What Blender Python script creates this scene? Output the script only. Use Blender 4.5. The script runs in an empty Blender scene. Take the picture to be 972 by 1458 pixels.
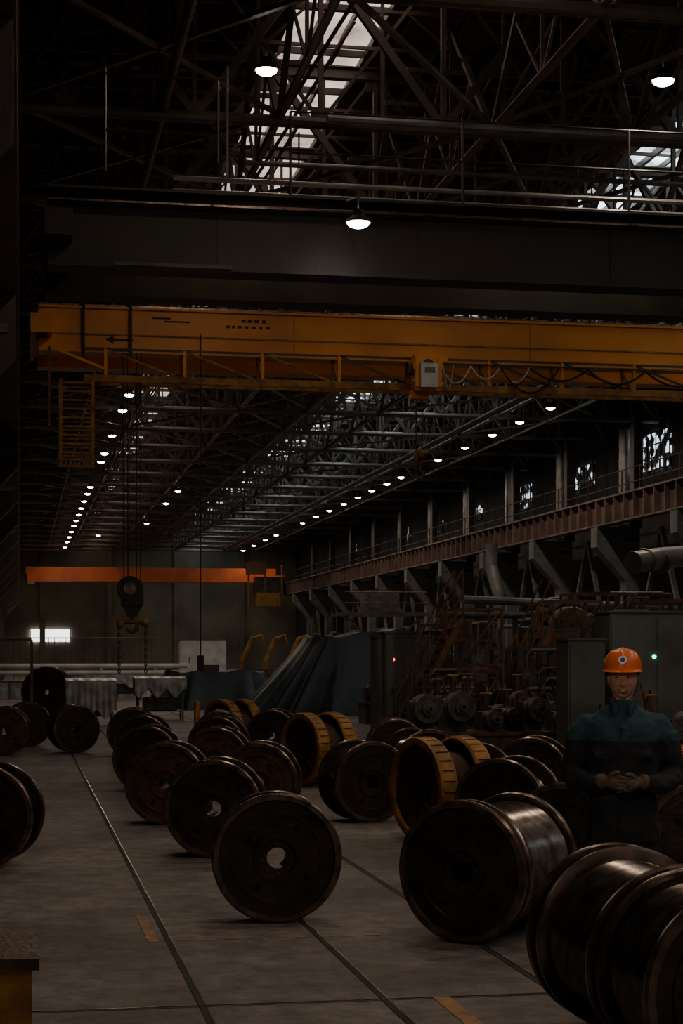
import bpy, math, random
from mathutils import Vector, Matrix
random.seed(7)

# ------------------------------------------------------------ materials
def mat(name,c1,c2=None,rough=.6,metal=0.0,scale=4,bump=0.0,bscale=40,emit=0.0,spec=.5,lo=.35,hi=.65):
    m=bpy.data.materials.new(name); m.use_nodes=True
    nt=m.node_tree; b=nt.nodes['Principled BSDF']
    b.inputs['Roughness'].default_value=rough; b.inputs['Metallic'].default_value=metal
    b.inputs['Specular IOR Level'].default_value=spec
    tc=nt.nodes.new('ShaderNodeTexCoord')
    if c2 is None: c2=tuple(x*.6 for x in c1)
    n=nt.nodes.new('ShaderNodeTexNoise'); n.inputs['Scale'].default_value=scale; n.inputs['Detail'].default_value=6
    nt.links.new(tc.outputs['Object'],n.inputs['Vector'])
    r=nt.nodes.new('ShaderNodeValToRGB'); r.color_ramp.elements[0].position=lo; r.color_ramp.elements[1].position=hi
    r.color_ramp.elements[0].color=(*c2,1); r.color_ramp.elements[1].color=(*c1,1)
    nt.links.new(n.outputs['Fac'],r.inputs['Fac']); nt.links.new(r.outputs['Color'],b.inputs['Base Color'])
    if bump>0:
        n2=nt.nodes.new('ShaderNodeTexNoise'); n2.inputs['Scale'].default_value=bscale; n2.inputs['Detail'].default_value=4
        nt.links.new(tc.outputs['Object'],n2.inputs['Vector'])
        bp=nt.nodes.new('ShaderNodeBump'); bp.inputs['Strength'].default_value=bump; bp.inputs['Distance'].default_value=.02
        nt.links.new(n2.outputs['Fac'],bp.inputs['Height']); nt.links.new(bp.outputs['Normal'],b.inputs['Normal'])
    if emit>0:
        nt.links.new(r.outputs['Color'],b.inputs['Emission Color']); b.inputs['Emission Strength'].default_value=emit
    return m

M={}
M['steel_dark']=mat('dark_structural_steel',(.085,.065,.055),(.035,.028,.025),rough=.5,scale=1.5,metal=.3,bump=.2)
M['crane_dark']=mat('dark_crane_paint',(.028,.019,.014),(.012,.009,.007),rough=.5,scale=1.2,metal=.2,bump=.2)  # near-black brown, set darker than the structural steel
M['steel_grey']=mat('grey_painted_steel',(.16,.155,.15),(.07,.066,.064),rough=.5,scale=1.2,bump=.2)
M['steel_pipe']=mat('galvanised_pipe',(.33,.32,.31),(.18,.17,.165),rough=.35,metal=.6,scale=2)
M['truss']=mat('truss_steel',(.22,.172,.142),(.09,.07,.058),rough=.42,scale=.8,metal=.4)
M['roof']=mat('roof_deck',(.17,.11,.085),(.07,.05,.04),rough=.8,scale=.4)
M['girder_rust']=mat('runway_girder_paint',(.17,.105,.085),(.08,.053,.045),rough=.6,scale=1.0,bump=.2)
M['concrete_col']=mat('column_concrete',(.15,.15,.16),(.08,.08,.085),rough=.8,scale=.8,bump=.3)
M['wallL']=mat('wall_dirty_plaster',(.055,.048,.045),(.03,.027,.025),rough=.9,scale=.5)
M['wallF']=mat('wall_far_concrete',(.25,.22,.16),(.12,.105,.08),rough=.9,scale=.25)
M['yellow_crane']=mat('crane_yellow_paint',(.78,.28,.014),(.55,.18,.010),rough=.45,scale=.7,bump=.1,lo=.3,hi=.55)
M['yellow']=mat('worn_yellow_paint',(.42,.19,.022),(.15,.072,.016),rough=.6,scale=5,bump=.3)
M['yellow_dull']=mat('dull_ochre_paint',(.21,.088,.022),(.078,.036,.016),rough=.6,scale=4,bump=.2)
M['orange_far']=mat('orange_crane_paint',(.70,.15,.035),(.45,.09,.025),rough=.5,scale=.5)
M['reel']=mat('reel_oily_steel',(.054,.035,.026),(.020,.014,.011),rough=.36,metal=.3,scale=6,bump=.25,bscale=25)
M['reel_rust']=mat('reel_rusty_steel',(.115,.05,.032),(.04,.021,.015),rough=.5,metal=.2,scale=5,bump=.3,bscale=25)
M['rim']=mat('reel_worn_rim',(.24,.17,.135),(.065,.047,.038),rough=.26,metal=.7,scale=9)
M['wire']=mat('wound_steel_wire',(.24,.21,.185),(.085,.073,.063),rough=.22,metal=.85,scale=12)
M['hole']=mat('dark_recess',(.004,.004,.004),rough=.9)
M['groove']=mat('dirty_groove',(.05,.045,.04),rough=.9)
M['black']=mat('black_rubber',(.012,.012,.012),rough=.6)
M['white']=mat('dirty_white_paint',(.66,.67,.67),(.48,.48,.47),rough=.6,scale=2)
M['plastic']=mat('white_plastic_sheet',(.46,.48,.49),(.20,.21,.22),rough=.4,scale=3,bump=.4,bscale=8)
M['tarp']=mat('blue_green_tarpaulin',(.032,.058,.070),(.016,.030,.038),rough=.5,scale=1.5,bump=.4,bscale=6)
M['cab']=mat('cabinet_grey_green',(.115,.12,.112),(.062,.065,.061),rough=.55,scale=1.5)
M['machine']=mat('machine_green_grey',(.12,.112,.095),(.05,.044,.038),rough=.45,metal=.3,scale=6,bump=.3)
M['machine_brown']=mat('machine_oily_brown',(.16,.085,.05),(.05,.032,.024),rough=.45,metal=.3,scale=6,bump=.3)
M['lamp']=mat('lamp_lens_glow',(1,.97,.9),(1,.97,.9),emit=30)
M['red_led']=mat('indicator_red',(1,.05,.03),(1,.05,.03),emit=6)
M['green_led']=mat('indicator_green',(.05,1,.4),(.05,1,.4),emit=6)
M['daywin']=mat('daylight_window',(1,.98,.92),(.8,.85,.9),scale=.5,emit=3.2)
M['sheet_marks']=mat('crane_marking_paint',(.05,.03,.02),rough=.7)

def glow_glass(name,col,strength,scale,lo,hi,floor_=.0):
    m=bpy.data.materials.new(name); m.use_nodes=True; nt=m.node_tree
    b=nt.nodes['Principled BSDF']; b.inputs['Base Color'].default_value=(.02,.02,.02,1); b.inputs['Roughness'].default_value=.4
    tc=nt.nodes.new('ShaderNodeTexCoord'); n=nt.nodes.new('ShaderNodeTexNoise'); n.inputs['Scale'].default_value=scale; n.inputs['Detail'].default_value=5
    nt.links.new(tc.outputs['Object'],n.inputs['Vector'])
    mr=nt.nodes.new('ShaderNodeMapRange'); mr.inputs['From Min'].default_value=lo; mr.inputs['From Max'].default_value=hi
    mr.inputs['To Min'].default_value=floor_*strength; mr.inputs['To Max'].default_value=strength
    nt.links.new(n.outputs['Fac'],mr.inputs['Value'])
    b.inputs['Emission Color'].default_value=(*col,1); nt.links.new(mr.outputs['Result'],b.inputs['Emission Strength'])
    return m
M['sky_warm']=glow_glass('skylight_glass_warm',(1,.78,.65),1.3,.8,.3,.6,.35)
M['sky_cool']=glow_glass('skylight_glass_cool',(.78,.93,1.0),5.0,1.2,.38,.6,.15)
M['win_broken']=glow_glass('dirty_window_glass',(.72,.90,1.0),2.0,2.2,.53,.59,.0)
M['win_dim']=glow_glass('sooty_window_glass',(.72,.90,1.0),.7,1.6,.56,.62,.01)

def floor_mat():
    m=bpy.data.materials.new('factory_floor_concrete'); m.use_nodes=True; nt=m.node_tree; b=nt.nodes['Principled BSDF']
    tc=nt.nodes.new('ShaderNodeTexCoord')
    def noise(s,d,rough=.6):
        n=nt.nodes.new('ShaderNodeTexNoise'); n.inputs['Scale'].default_value=s; n.inputs['Detail'].default_value=d; n.inputs['Roughness'].default_value=rough
        nt.links.new(tc.outputs['Object'],n.inputs['Vector']); return n
    a=noise(.5,9,.68); c=noise(5.5,9,.78); e=noise(60,3)
    r=nt.nodes.new('ShaderNodeValToRGB'); r.color_ramp.elements[0].position=.36; r.color_ramp.elements[1].position=.62
    r.color_ramp.elements[0].color=(.095,.080,.072,1); r.color_ramp.elements[1].color=(.26,.230,.213,1)
    nt.links.new(a.outputs['Fac'],r.inputs['Fac'])
    r2=nt.nodes.new('ShaderNodeValToRGB'); r2.color_ramp.elements[0].position=.38; r2.color_ramp.elements[1].position=.57
    r2.color_ramp.elements[0].color=(.42,.40,.39,1); r2.color_ramp.elements[1].color=(1,1,1,1)
    nt.links.new(c.outputs['Fac'],r2.inputs['Fac'])
    mx=nt.nodes.new('ShaderNodeMixRGB'); mx.blend_type='MULTIPLY'; mx.inputs[0].default_value=1
    nt.links.new(r.outputs[0],mx.inputs[1]); nt.links.new(r2.outputs[0],mx.inputs[2]); nt.links.new(mx.outputs[0],b.inputs['Base Color'])
    mr=nt.nodes.new('ShaderNodeMapRange'); mr.inputs['To Min'].default_value=.5; mr.inputs['To Max'].default_value=.9
    nt.links.new(c.outputs['Fac'],mr.inputs['Value']); nt.links.new(mr.outputs[0],b.inputs['Roughness'])
    bp=nt.nodes.new('ShaderNodeBump'); bp.inputs['Strength'].default_value=.3; bp.inputs['Distance'].default_value=.01
    nt.links.new(e.outputs['Fac'],bp.inputs['Height']); nt.links.new(bp.outputs[0],b.inputs['Normal'])
    return m
M['floor']=floor_mat()
M['paint']=mat('worn_floor_paint',(.52,.24,.05),(.20,.14,.11),rough=.7,scale=9)

# ------------------------------------------------------------ mesh builder
class MB:
    def __init__(s): s.v=[];s.f=[];s.m=[];s.sm=[];s.mats=[]
    def mi(s,k):
        if k not in s.mats: s.mats.append(k)
        return s.mats.index(k)
    def add(s,vs,fs,k,smooth=False):
        o=len(s.v); s.v+= [tuple(v) for v in vs]; i=s.mi(k)
        for f in fs: s.f.append([o+a for a in f]); s.m.append(i); s.sm.append(smooth)
    def box(s,c,d,k,rz=0):
        x,y,z=d[0]/2,d[1]/2,d[2]/2; cs,sn=math.cos(rz),math.sin(rz); vs=[]
        for dz in(-z,z):
            for dx,dy in((-x,-y),(x,-y),(x,y),(-x,y)):
                vs.append((c[0]+dx*cs-dy*sn,c[1]+dx*sn+dy*cs,c[2]+dz))
        s.add(vs,[(3,2,1,0),(4,5,6,7),(0,1,5,4),(1,2,6,5),(2,3,7,6),(3,0,4,7)],k)
    def frame(s,p,q):
        p=Vector(p);q=Vector(q);d=(q-p).normalized()
        up=Vector((0,0,1)) if abs(d.z)<.95 else Vector((0,1,0))
        a=d.cross(up).normalized(); b=a.cross(d).normalized(); return p,q,a,b
    def beam(s,p,q,w,h,k):
        p,q,a,b=s.frame(p,q); vs=[]
        for c in(p,q):
            for sa,sb in((-1,-1),(1,-1),(1,1),(-1,1)): vs.append(c+a*(sa*w/2)+b*(sb*h/2))
        s.add(vs,[(3,2,1,0),(4,5,6,7),(0,1,5,4),(1,2,6,5),(2,3,7,6),(3,0,4,7)],k)
    def ibeam(s,p,q,w,h,k,t=.03):
        p,q,a,b=s.frame(p,q)
        for sg in(-1,1): s.beam(p+b*sg*(h/2-t/2),q+b*sg*(h/2-t/2),w,t,k)
        s.beam(p,q,t,h-2*t,k)
    def tube(s,p,q,r0,r1,k,n=10,cap=True):
        p,q,a,b=s.frame(p,q); vs=[]
        for c,r in((p,r0),(q,r1)):
            for i in range(n):
                t=2*math.pi*i/n; vs.append(c+a*(r*math.cos(t))+b*(r*math.sin(t)))
        s.add(vs,[(i,(i+1)%n,n+(i+1)%n,n+i) for i in range(n)],k,True)
        if cap: s.add(vs,[tuple(range(n-1,-1,-1)),tuple(range(n,2*n))],k)
    def path(s,pts,r,k,n=8):
        pts=[Vector(p) for p in pts]; rs=r if isinstance(r,(list,tuple)) else [r]*len(pts)
        up=None; vs=[]
        for i,p in enumerate(pts):
            d=(pts[min(i+1,len(pts)-1)]-pts[max(i-1,0)]).normalized()
            if up is None: up=Vector((0,0,1)) if abs(d.z)<.9 else Vector((0,1,0))
            a=d.cross(up).normalized(); up=a.cross(d).normalized()
            for j in range(n):
                t=2*math.pi*j/n; vs.append(p+a*(rs[i]*math.cos(t))+up*(rs[i]*math.sin(t)))
        m=len(pts); fs=[(i*n+j,i*n+(j+1)%n,(i+1)*n+(j+1)%n,(i+1)*n+j) for i in range(m-1) for j in range(n)]
        s.add(vs,fs,k,True); s.add(vs,[tuple(range(n-1,-1,-1)),tuple((m-1)*n+j for j in range(n))],k)
    def lathe(s,prof,k,n=48,mtx=None,closed=False):
        mtx=mtx or Matrix(); m=len(prof); vs=[]
        for pr in prof:
            for j in range(n):
                t=2*math.pi*j/n; vs.append(mtx@Vector((pr[0]*math.cos(t),pr[1],pr[0]*math.sin(t))))
        o=len(s.v); s.v+=[tuple(v) for v in vs]
        for i in range(m if closed else m-1):
            i2=(i+1)%m; key=prof[i][2] if len(prof[i])>2 else k; mi=s.mi(key)
            for j in range(n):
                s.f.append([o+i*n+j,o+i*n+(j+1)%n,o+i2*n+(j+1)%n,o+i2*n+j]); s.m.append(mi); s.sm.append(True)
    def ball(s,c,r,k,n=12,m=8):
        rx,ry,rz=(r,r,r) if not isinstance(r,(tuple,list)) else r; vs=[]
        for i in range(m+1):
            ph=math.pi*i/m
            for j in range(n):
                t=2*math.pi*j/n; vs.append((c[0]+rx*math.sin(ph)*math.cos(t),c[1]+ry*math.sin(ph)*math.sin(t),c[2]+rz*math.cos(ph)))
        s.add(vs,[(i*n+j,(i+1)*n+j,(i+1)*n+(j+1)%n,i*n+(j+1)%n) for i in range(m) for j in range(n)],k,True)
    def prism(s,poly,axis,a,b,k):
        n=len(poly); vs=[]
        for t in(a,b):
            for p in poly:
                vs.append((t,p[0],p[1]) if axis=='x' else ((p[0],t,p[1]) if axis=='y' else (p[0],p[1],t)))
        s.add(vs,[tuple(range(n)),tuple(range(2*n-1,n-1,-1))]+[(i,(i+1)%n,n+(i+1)%n,n+i) for i in range(n)],k)
    def mesh(s,name):
        me=bpy.data.meshes.new(name); me.from_pydata(s.v,[],s.f)
        for k in s.mats: me.materials.append(M[k])
        me.polygons.foreach_set('material_index',s.m); me.polygons.foreach_set('use_smooth',s.sm)
        import bmesh
        bm=bmesh.new(); bm.from_mesh(me); bmesh.ops.recalc_face_normals(bm,faces=bm.faces); bm.to_mesh(me); bm.free()
        me.update()
        if any(s.sm): me.set_sharp_from_angle(angle=math.radians(35))
        return me
    def obj(s,name,loc=(0,0,0),rz=0,parent=None):
        return place(name,s.mesh(name),loc,rz,parent)
def place(name,me,loc=(0,0,0),rz=0,parent=None):
    o=bpy.data.objects.new(name,me); bpy.context.collection.objects.link(o); o.location=loc; o.rotation_euler=(0,0,rz)
    if parent: o.parent=parent
    return o

# ------------------------------------------------------------ room shell
XL,XR,YB,YF,ZR=-6.0,25.0,-14.0,160.0,14.3
b=MB(); b.box(((XL+XR)/2,(YB+YF)/2,-.1),(XR-XL+1,YF-YB+1,.2),'floor'); b.obj('floor')
b=MB(); b.box((XR+.15,(YB+YF)/2,7.2),(.3,YF-YB,14.4),'wallL'); b.obj('wall_right')
b=MB(); b.box((XL-.15,(YB+YF)/2,7.2),(.3,YF-YB,14.4),'wallL'); b.obj('wall_left')
b=MB(); b.box(((XL+XR)/2,YF+.15,7.2),(XR-XL,.3,14.4),'wallF')
for x in range(-4,25,6): b.box((x,YF-.15,7),(.5,.3,14),'wallF')
b.obj('wall_far')
S1=(5.2,7.1); S2=(15.0,16.8)
b=MB()
for a,c in((XL,S1[0]),(S1[1],S2[0]),(S2[1],XR)): b.box(((a+c)/2,(YB+YF)/2,ZR+.1),(c-a,YF-YB,.2),'roof')
b.obj('ceiling')
for n,(S,k) in enumerate(((S1,'sky_warm'),(S2,'sky_cool'))):
    b=MB(); b.box(((S[0]+S[1])/2,(YB+YF)/2,ZR+.12),(S[1]-S[0],YF-YB,.04),k)
    y=YB
    while y<YF:
        b.box(((S[0]+S[1])/2,y,ZR+.02),(S[1]-S[0],.07,.14),'steel_dark'); y+=2.5
    for i in range(4):
        x=S[0]+(S[1]-S[0])*i/3; b.box((x,(YB+YF)/2,ZR+.02),(.05,YF-YB,.14),'steel_dark')
    b.obj('window_%d'%(n+1))
wn=3
for i,(y,L,h,zc) in enumerate(((67,4.0,1.5,9.9),(76,3.4,1.0,9.75),(85.5,3.0,1.2,9.65),(95,3.0,.8,9.6),(58,3.5,1.4,9.9),(104,3,1,9.6),(113,3,1,9.6),(131,3,1,9.6))):
    b=MB(); b.box((XR-.05,y,zc),(.06,L,h),'win_broken' if i<5 else 'win_dim')
    for q in range(9): b.box((XR-.1,y-L/2+q*L/8,zc),(.05,.05,h),'steel_dark')
    for q in range(4): b.box((XR-.1,y,zc-h/2+q*h/3),(.05,L,.05),'steel_dark')
    b.obj('window_%d'%wn); wn+=1
b=MB(); b.box((2.7,YF-.12,3.45),(3.5,.1,1.1),'daywin')
for x in(.95,4.45): b.box((x,YF-.35,3.45),(.08,.06,1.2),'steel_dark')
b.obj('window_%d'%wn)

b=MB()
for x in(.92,1.87,2.80,4.6):
    b.box((x-.018,60,.002),(.007,150,.004),'groove'); b.box((x+.018,60,.002),(.008,150,.004),'rim'); b.box((x,60,.001),(.028,150,.002),'groove')
b.obj('floor_rail_track')
b=MB()
b.box((6,8.93,.001),(22,.010,.002),'groove'); b.box((6,8.96,.002),(22,.006,.004),'rim')
b.box((6,31,.001),(22,.010,.002),'groove')
b.obj('floor_expansion_joint')
b=MB()
b.box((.82,11.55,.002),(.07,1.1,.003),'paint')
for i in range(9): b.box((1.02+i*.15,11.02,.002),(.10,.03,.003),'paint')
b.box((2.17,8.6,.002),(.09,.75,.003),'paint'); b.obj('floor_marking_line')

# ------------------------------------------------------------ roof trusses
ZB,ZT=11.0,13.9
def truss_mesh():
    b=MB(); x0,x1=XL+.2,XR-.2; n=14; dx=(x1-x0)/n
    b.tube((x0,0,ZB),(x1,0,ZB),.10,.10,'truss',8); b.ibeam((x0,0,ZT),(x1,0,ZT),.22,.26,'truss')
    b.beam((x0,.25,ZB+.02),(x1,.25,ZB+.02),.05,.1,'truss')
    for i in range(n+1):
        x=x0+i*dx; b.beam((x,0,ZB),(x,0,ZT),.09,.09,'truss')
        if i<n:
            a,c=((x,0,ZB),(x+dx,0,ZT)) if i%2==0 else ((x,0,ZT),(x+dx,0,ZB))
            b.beam(a,c,.14,.14,'truss')
            mid=((x+dx/2),0,(ZB+ZT)/2)
            b.beam(mid,(x+dx/2,0,ZB),.07,.07,'truss'); b.beam(mid,(x+dx/2,0,ZT),.06,.06,'truss')
            b.beam(mid,((x+dx) if i%2==0 else x,0,ZB+.02),.06,.06,'truss')
            b.beam(mid,((x) if i%2==0 else x+dx,0,ZT),.06,.06,'truss')
        b.box((x,0,ZB+.12),(.35,.03,.3),'truss'); b.box((x,0,ZT-.2),(.4,.03,.3),'truss')
    return b.mesh('roof_truss')
tm=truss_mesh()
for i in range(0,27): place('roof_truss' ,tm,(0,i*6,0))
b=MB()
for x0,x1 in((XL+.2,S1[0]),(S1[1],S2[0]),(S2[1],XR-.2)):
    n=max(2,2*round((x1-x0)/2.4)); dx=(x1-x0)/n
    for z in(12.7,13.75): b.beam((x0,0,z),(x1,0,z),.07,.08,'truss')
    for i in range(n):
        x=x0+i*dx; b.beam((x,0,12.7 if i%2 else 13.75),(x+dx,0,13.75 if i%2 else 12.7),.05,.05,'truss')
for S in(S1,S2): b.beam((S[0],0,13.75),(S[1],0,13.75),.06,.06,'truss')
pm=b.mesh('lattice_purlin')
for i in range(0,26):
    for k in(2,4): place('lattice_purlin',pm,(0,i*6+k,0))
def brace_mesh():
    b=MB()
    for i in range(0,26):
        y=i*6
        b.beam((0,y,ZB),(0,y+3,ZT),.10,.10,'truss'); b.beam((0,y+3,ZT),(0,y+6,ZB),.10,.10,'truss')
        b.beam((0,y+3,ZT),(0,y+3,ZB),.06,.06,'truss'); b.beam((0,y+1.5,(ZB+ZT)/2),(0,y+3,ZB),.05,.05,'truss'); b.beam((0,y+4.5,(ZB+ZT)/2),(0,y+3,ZB),.05,.05,'truss')
    b.tube((0,0,ZB+.05),(0,156,ZB+.05),.07,.07,'truss',8); b.beam((0,0,ZT),(0,156,ZT),.1,.1,'truss')
    return b.mesh('longitudinal_brace_truss')
bmh=brace_mesh()
for x in(-3.2,-.2,2.4,4.4,8.2,10.8,13.6,18.3,20.6): place('longitudinal_brace_truss',bmh,(x,0,0))
b=MB()
XS=(-3.2,-.2,4.4,8.2,10.8,13.6,18.3,22.2)
for i in range(26):
    y=i*6
    for j in range(7):
        x,x2=XS[j],XS[j+1]
        if (i+j)%2==0: b.beam((x,y,ZB+.1),(x2,y+6,ZB+.1),.09,.07,'truss')
        else: b.beam((x2,y,ZB+.1),(x,y+6,ZB+.1),.09,.07,'truss')
        if j in(1,3): b.beam((x,y+6,ZB+.1),(x2,y,ZB+.1),.07,.07,'truss') if (i+j)%2==0 else b.beam((x,y,ZB+.1),(x2,y+6,ZB+.1),.07,.07,'truss')
        b.beam((x,y+6,ZB),((x+x2)/2,y+3,ZT),.05,.05,'truss')
x=XL+.3
while x<XR:
    if not(S1[0]<x<S1[1] or S2[0]<x<S2[1]): b.beam((x,YB,ZR-.08),(x,YF,ZR-.08),.08,.16,'truss')
    x+=1.1
b.obj('roof_bracing')
b=MB()
for x,r in((17.2,.10),(19.9,.04)):
    b.tube((x,0,ZB-.28),(x,150,ZB-.28),r,r,'steel_dark',10)
    for y in range(3,150,6): b.beam((x,y,ZB-.28),(x,y,ZB+.1),.03,.03,'steel_dark')
b.obj('roof_service_pipes')
b=MB()
for x,x1,r,y0,z in((11.5,22.9,.10,24.6,ZB-.3),(5,22.9,.08,28.6,ZB-.35),(7.2,22.9,.07,33.5,10.4),(4,22.9,.05,31.6,10.7),(8,22.9,.06,36.5,10.2)):
    b.tube((x,y0,z),(x1,y0,z),r,r,'steel_pipe',10)
    q=x+1
    while q<x1: b.beam((q,y0,z),(q,y0,ZB+.3),.03,.03,'steel_dark'); q+=3
b.obj('cross_pipe')

# ------------------------------------------------------------ high-bay lamps
def lamp_mesh():
    b=MB(); mt=Matrix.Rotation(math.radians(90),4,'X')
    b.lathe([(.03,.20),(.08,.19),(.09,.10),(.16,.05),(.19,.0),(.18,-.003),(.165,.015)],'hole',20,mt)
    b.lathe([(.165,.02),(.15,-.03),(.10,-.06),(.04,-.075),(.001,-.08)],'lamp',20,mt)
    b.beam((0,0,.18),(0,0,.42),.02,.02,'steel_dark')
    return b.mesh('highbay_lamp')
lm=lamp_mesh()
lamps=[(3.72,y,10.75) for y in (2,8,14,20,26.7,43,57,61,65,72.5,79,82.5,95,99,104,109,114,119,124,130,136,142,149)]
lamps+=[(19.0,y,10.75) for y in (2,8,14,20,26,32,38,44,50,57,61.5,65.5,69.5,74,79,87,90.5,94.5,98.5,103,108,113,118.5,131,137,144,151)]
lamps+=[(9.55,25.2,10.45),(4.75,24.6,7.95),(8.5,96,10.7),(8.5,104,10.7),(8.5,120,10.7),(5.8,133,10.7),(11,2,10.7),(11,9,10.7),(11,15,10.7)]  # near out-of-view lamps, here and in both rows, added to light the foreground
for i,p in enumerate(lamps):
    o=place('highbay_lamp',lm,p)
    ld=bpy.data.lights.new('lamp_light','AREA'); ld.shape='DISK'; ld.size=.3; ld.color=(1,.76,.54)
    ld.energy=56 if p[1]<12 else (70 if p[1]<50 else 72)
    if p[2]<9: ld.energy=7
    lo=bpy.data.objects.new('lamp_light',ld); bpy.context.collection.objects.link(lo); lo.parent=o; lo.location=(0,0,-.1)
b=MB(); b.box((0,0,0),(.34,.12,.26),'crane_dark'); b.box((0,-.065,0),(.30,.01,.22),'lamp'); b.beam((0,.06,0),(0,.5,.05),.04,.04,'crane_dark'); b.beam((-.2,0,0),(.2,0,0),.03,.03,'crane_dark')  # housing for an unseen spot, added to brighten the worker's face
fo=b.obj('added_fill_lamp',(-1.1,2.4,4.2)); tgt=Vector((3.25,9.3,1.5)); d=(tgt-Vector(fo.location)).normalized()
fo.rotation_euler=d.to_track_quat('-Y','Z').to_euler()
sl=bpy.data.lights.new('added_fill_beam','SPOT'); sl.energy=260; sl.color=(1,.82,.66); sl.spot_size=math.radians(24); sl.spot_blend=1.0; sl.shadow_soft_size=.15  # added fill beam aimed at the worker
so=bpy.data.objects.new('added_fill_beam',sl); bpy.context.collection.objects.link(so); so.parent=fo; so.location=(0,-.12,0); so.rotation_euler=(math.radians(-90),0,0)

# ------------------------------------------------------------ runway girders, columns
XG=22.0
def runway(b,x,side):
    y0,y1=YB+2,146
    b.box((x,(y0+y1)/2,7.2),(.05,y1-y0,.95),'girder_rust')
    b.box((x,(y0+y1)/2,7.70),(.5,y1-y0,.06),'girder_rust'); b.box((x,(y0+y1)/2,6.72),(.45,y1-y0,.06),'girder_rust')
    b.box((x,(y0+y1)/2,7.76),(.09,y1-y0,.06),'rim')
    y=y0
    while y<y1:
        b.box((x-side*.12,y,7.2),(.22,.05,.93),'girder_rust'); y+=1.05
b=MB(); runway(b,XG,1)
y=0
while y<146:
    b.tube((XG+.6,y,7.7),(XG+.6,y,8.8),.025,.025,'steel_dark',6); y+=2
for z in(8.25,8.8): b.tube((XG+.6,0,z),(XG+.6,146,z),.025,.025,'steel_dark',6)
b.box((XG+.55,66,7.68),(.7,160,.05),'steel_dark')
b.obj('crane_runway_girder')
b=MB(); runway(b,-.25,-1)
for z in(8.25,8.8): b.tube((-.6,0,z),(-.6,146,z),.025,.025,'steel_dark',6)
b.obj('crane_runway_girder')
def col_mesh(s,k):
    b=MB()
    b.box((0,0,3.3),(.55,.75,6.6),k); b.box((s*.25,0,8.8),(.35,.5,4.3),'steel_dark')
    b.prism([(-s*.27,4.6),(-s*1.45,5.9),(-s*1.45,6.66),(s*.27,6.66),(s*.27,4.6)],'y',-.35,.35,k)
    b.box((0,0,.15),(.8,1.0,.3),k)
    b.box((-s*.6,-.36,6.2),(1.5,.03,.12),'steel_grey')
    return b.mesh('crane_column')
cr=col_mesh(1,'concrete_col'); cl=col_mesh(-1,'steel_dark')
for i in range(17):
    y=6+i*8.4
    place('crane_column',cr,(23.2,y,0))
    if y>35: place('crane_column',cl,(-1.5,y,0))
for y in(3.2,14,24.5): place('crane_column',cl,(-1.5,y,0))
b=MB()
for i in range(3,16,1):
    y=6+i*8.4
    b.beam((22.9,y+.6,.3),(22.9,y+4.2,6.4),.16,.16,'steel_grey'); b.beam((22.9,y+7.8,.3),(22.9,y+4.2,6.4),.16,.16,'steel_grey')
    b.beam((22.9,y+2.4,3.4),(22.9,y+6.0,3.4),.12,.12,'steel_grey')
b.obj('column_bracing')
b=MB()
for i in range(3,15):
    y=8.5+i*8.4
    b.tube((23.9,y,6.9),(23.9,y,10.8),.25,.25,'steel_pipe',14)
    for z in(8,9.5): b.tube((23.9,y,z),(23.9,y,z+.06),.28,.28,'steel_pipe',14)
b.obj('ventilation_duct')
b=MB()
b.path([(20.2,74,6.6),(20.2,74,5.6),(20.2,73.6,5.1),(20.3,73.2,4.4),(20.3,73.2,3)],.28,'steel_grey',12)
b.path([(14.5,40.3,4.0),(15.5,41,4.15),(20,43.5,4.6),(21.8,44,4.7)],.27,'steel_pipe',14)
b.path([(12,47,3.3),(19,48,3.1),(21,48.2,3.1)],.12,'steel_grey',10)
for z in(14.9,15.4): b.tube((z,40.62+(z-14.9)*.6,4.06),(z+.06,40.66+(z-14.9)*.6,4.08),.31,.31,'steel_grey',14)
b.obj('exhaust_pipe')

# ------------------------------------------------------------ yellow overhead crane
b=MB(); YC=34.3; xa,xb=.35,21.9; K='yellow_crane'
for y in(YC,YC+1.9):
    b.box(((xa+xb)/2,y,8.04),(xb-xa,.42,.82),K)
    b.box(((xa+xb)/2,y,8.46),(xb-xa,.56,.04),K); b.box(((xa+xb)/2,y,7.62),(xb-xa,.52,.04),K)
    b.box(((xa+xb)/2,y,8.52),(xb-xa,.08,.08),'rim')
b.box(((xa+xb)/2,YC-.22,7.95),(xb-xa,.03,.03),'yellow')
for i in range(4): b.box((5.3+i*4.8,YC-.213,8.04),(.02,.01,.8),'yellow')
for x in(xa+.05,xb-.1):
    b.box((x,YC+.95,8.05),(.4,3.4,.36),K)
    for yy in(YC-.5,YC+2.4): b.tube((x-.1,yy,8.0),(x+.1,yy,8.0),.2,.2,'steel_dark',16)
yw=YC-.75; zb=7.02; zt=7.58
b.box(((1.2+xb)/2,yw,zb),(xb-1.2,.08,.13),'yellow'); b.box(((1.2+xb)/2,yw+.6,zb),(xb-1.2,.06,.10),'yellow')
b.beam((1.2,yw,zt),(xb,yw,zt),.04,.04,'steel_dark')
x=1.6;i=0
while x<xb-1.5:
    b.beam((x,yw,zb),(x,yw,zt),.06,.06,K)
    b.beam((x,yw,zt),(x+1.5,yw,zb) ,.04,.04,'steel_dark' if i>2 else 'yellow')
    b.beam((x,yw,zb),(x,YC,7.62),.05,.05,'yellow'); b.beam((x,yw+.6,zb),(x,YC,7.7),.05,.05,'yellow')
    x+=1.5;i+=1
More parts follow.
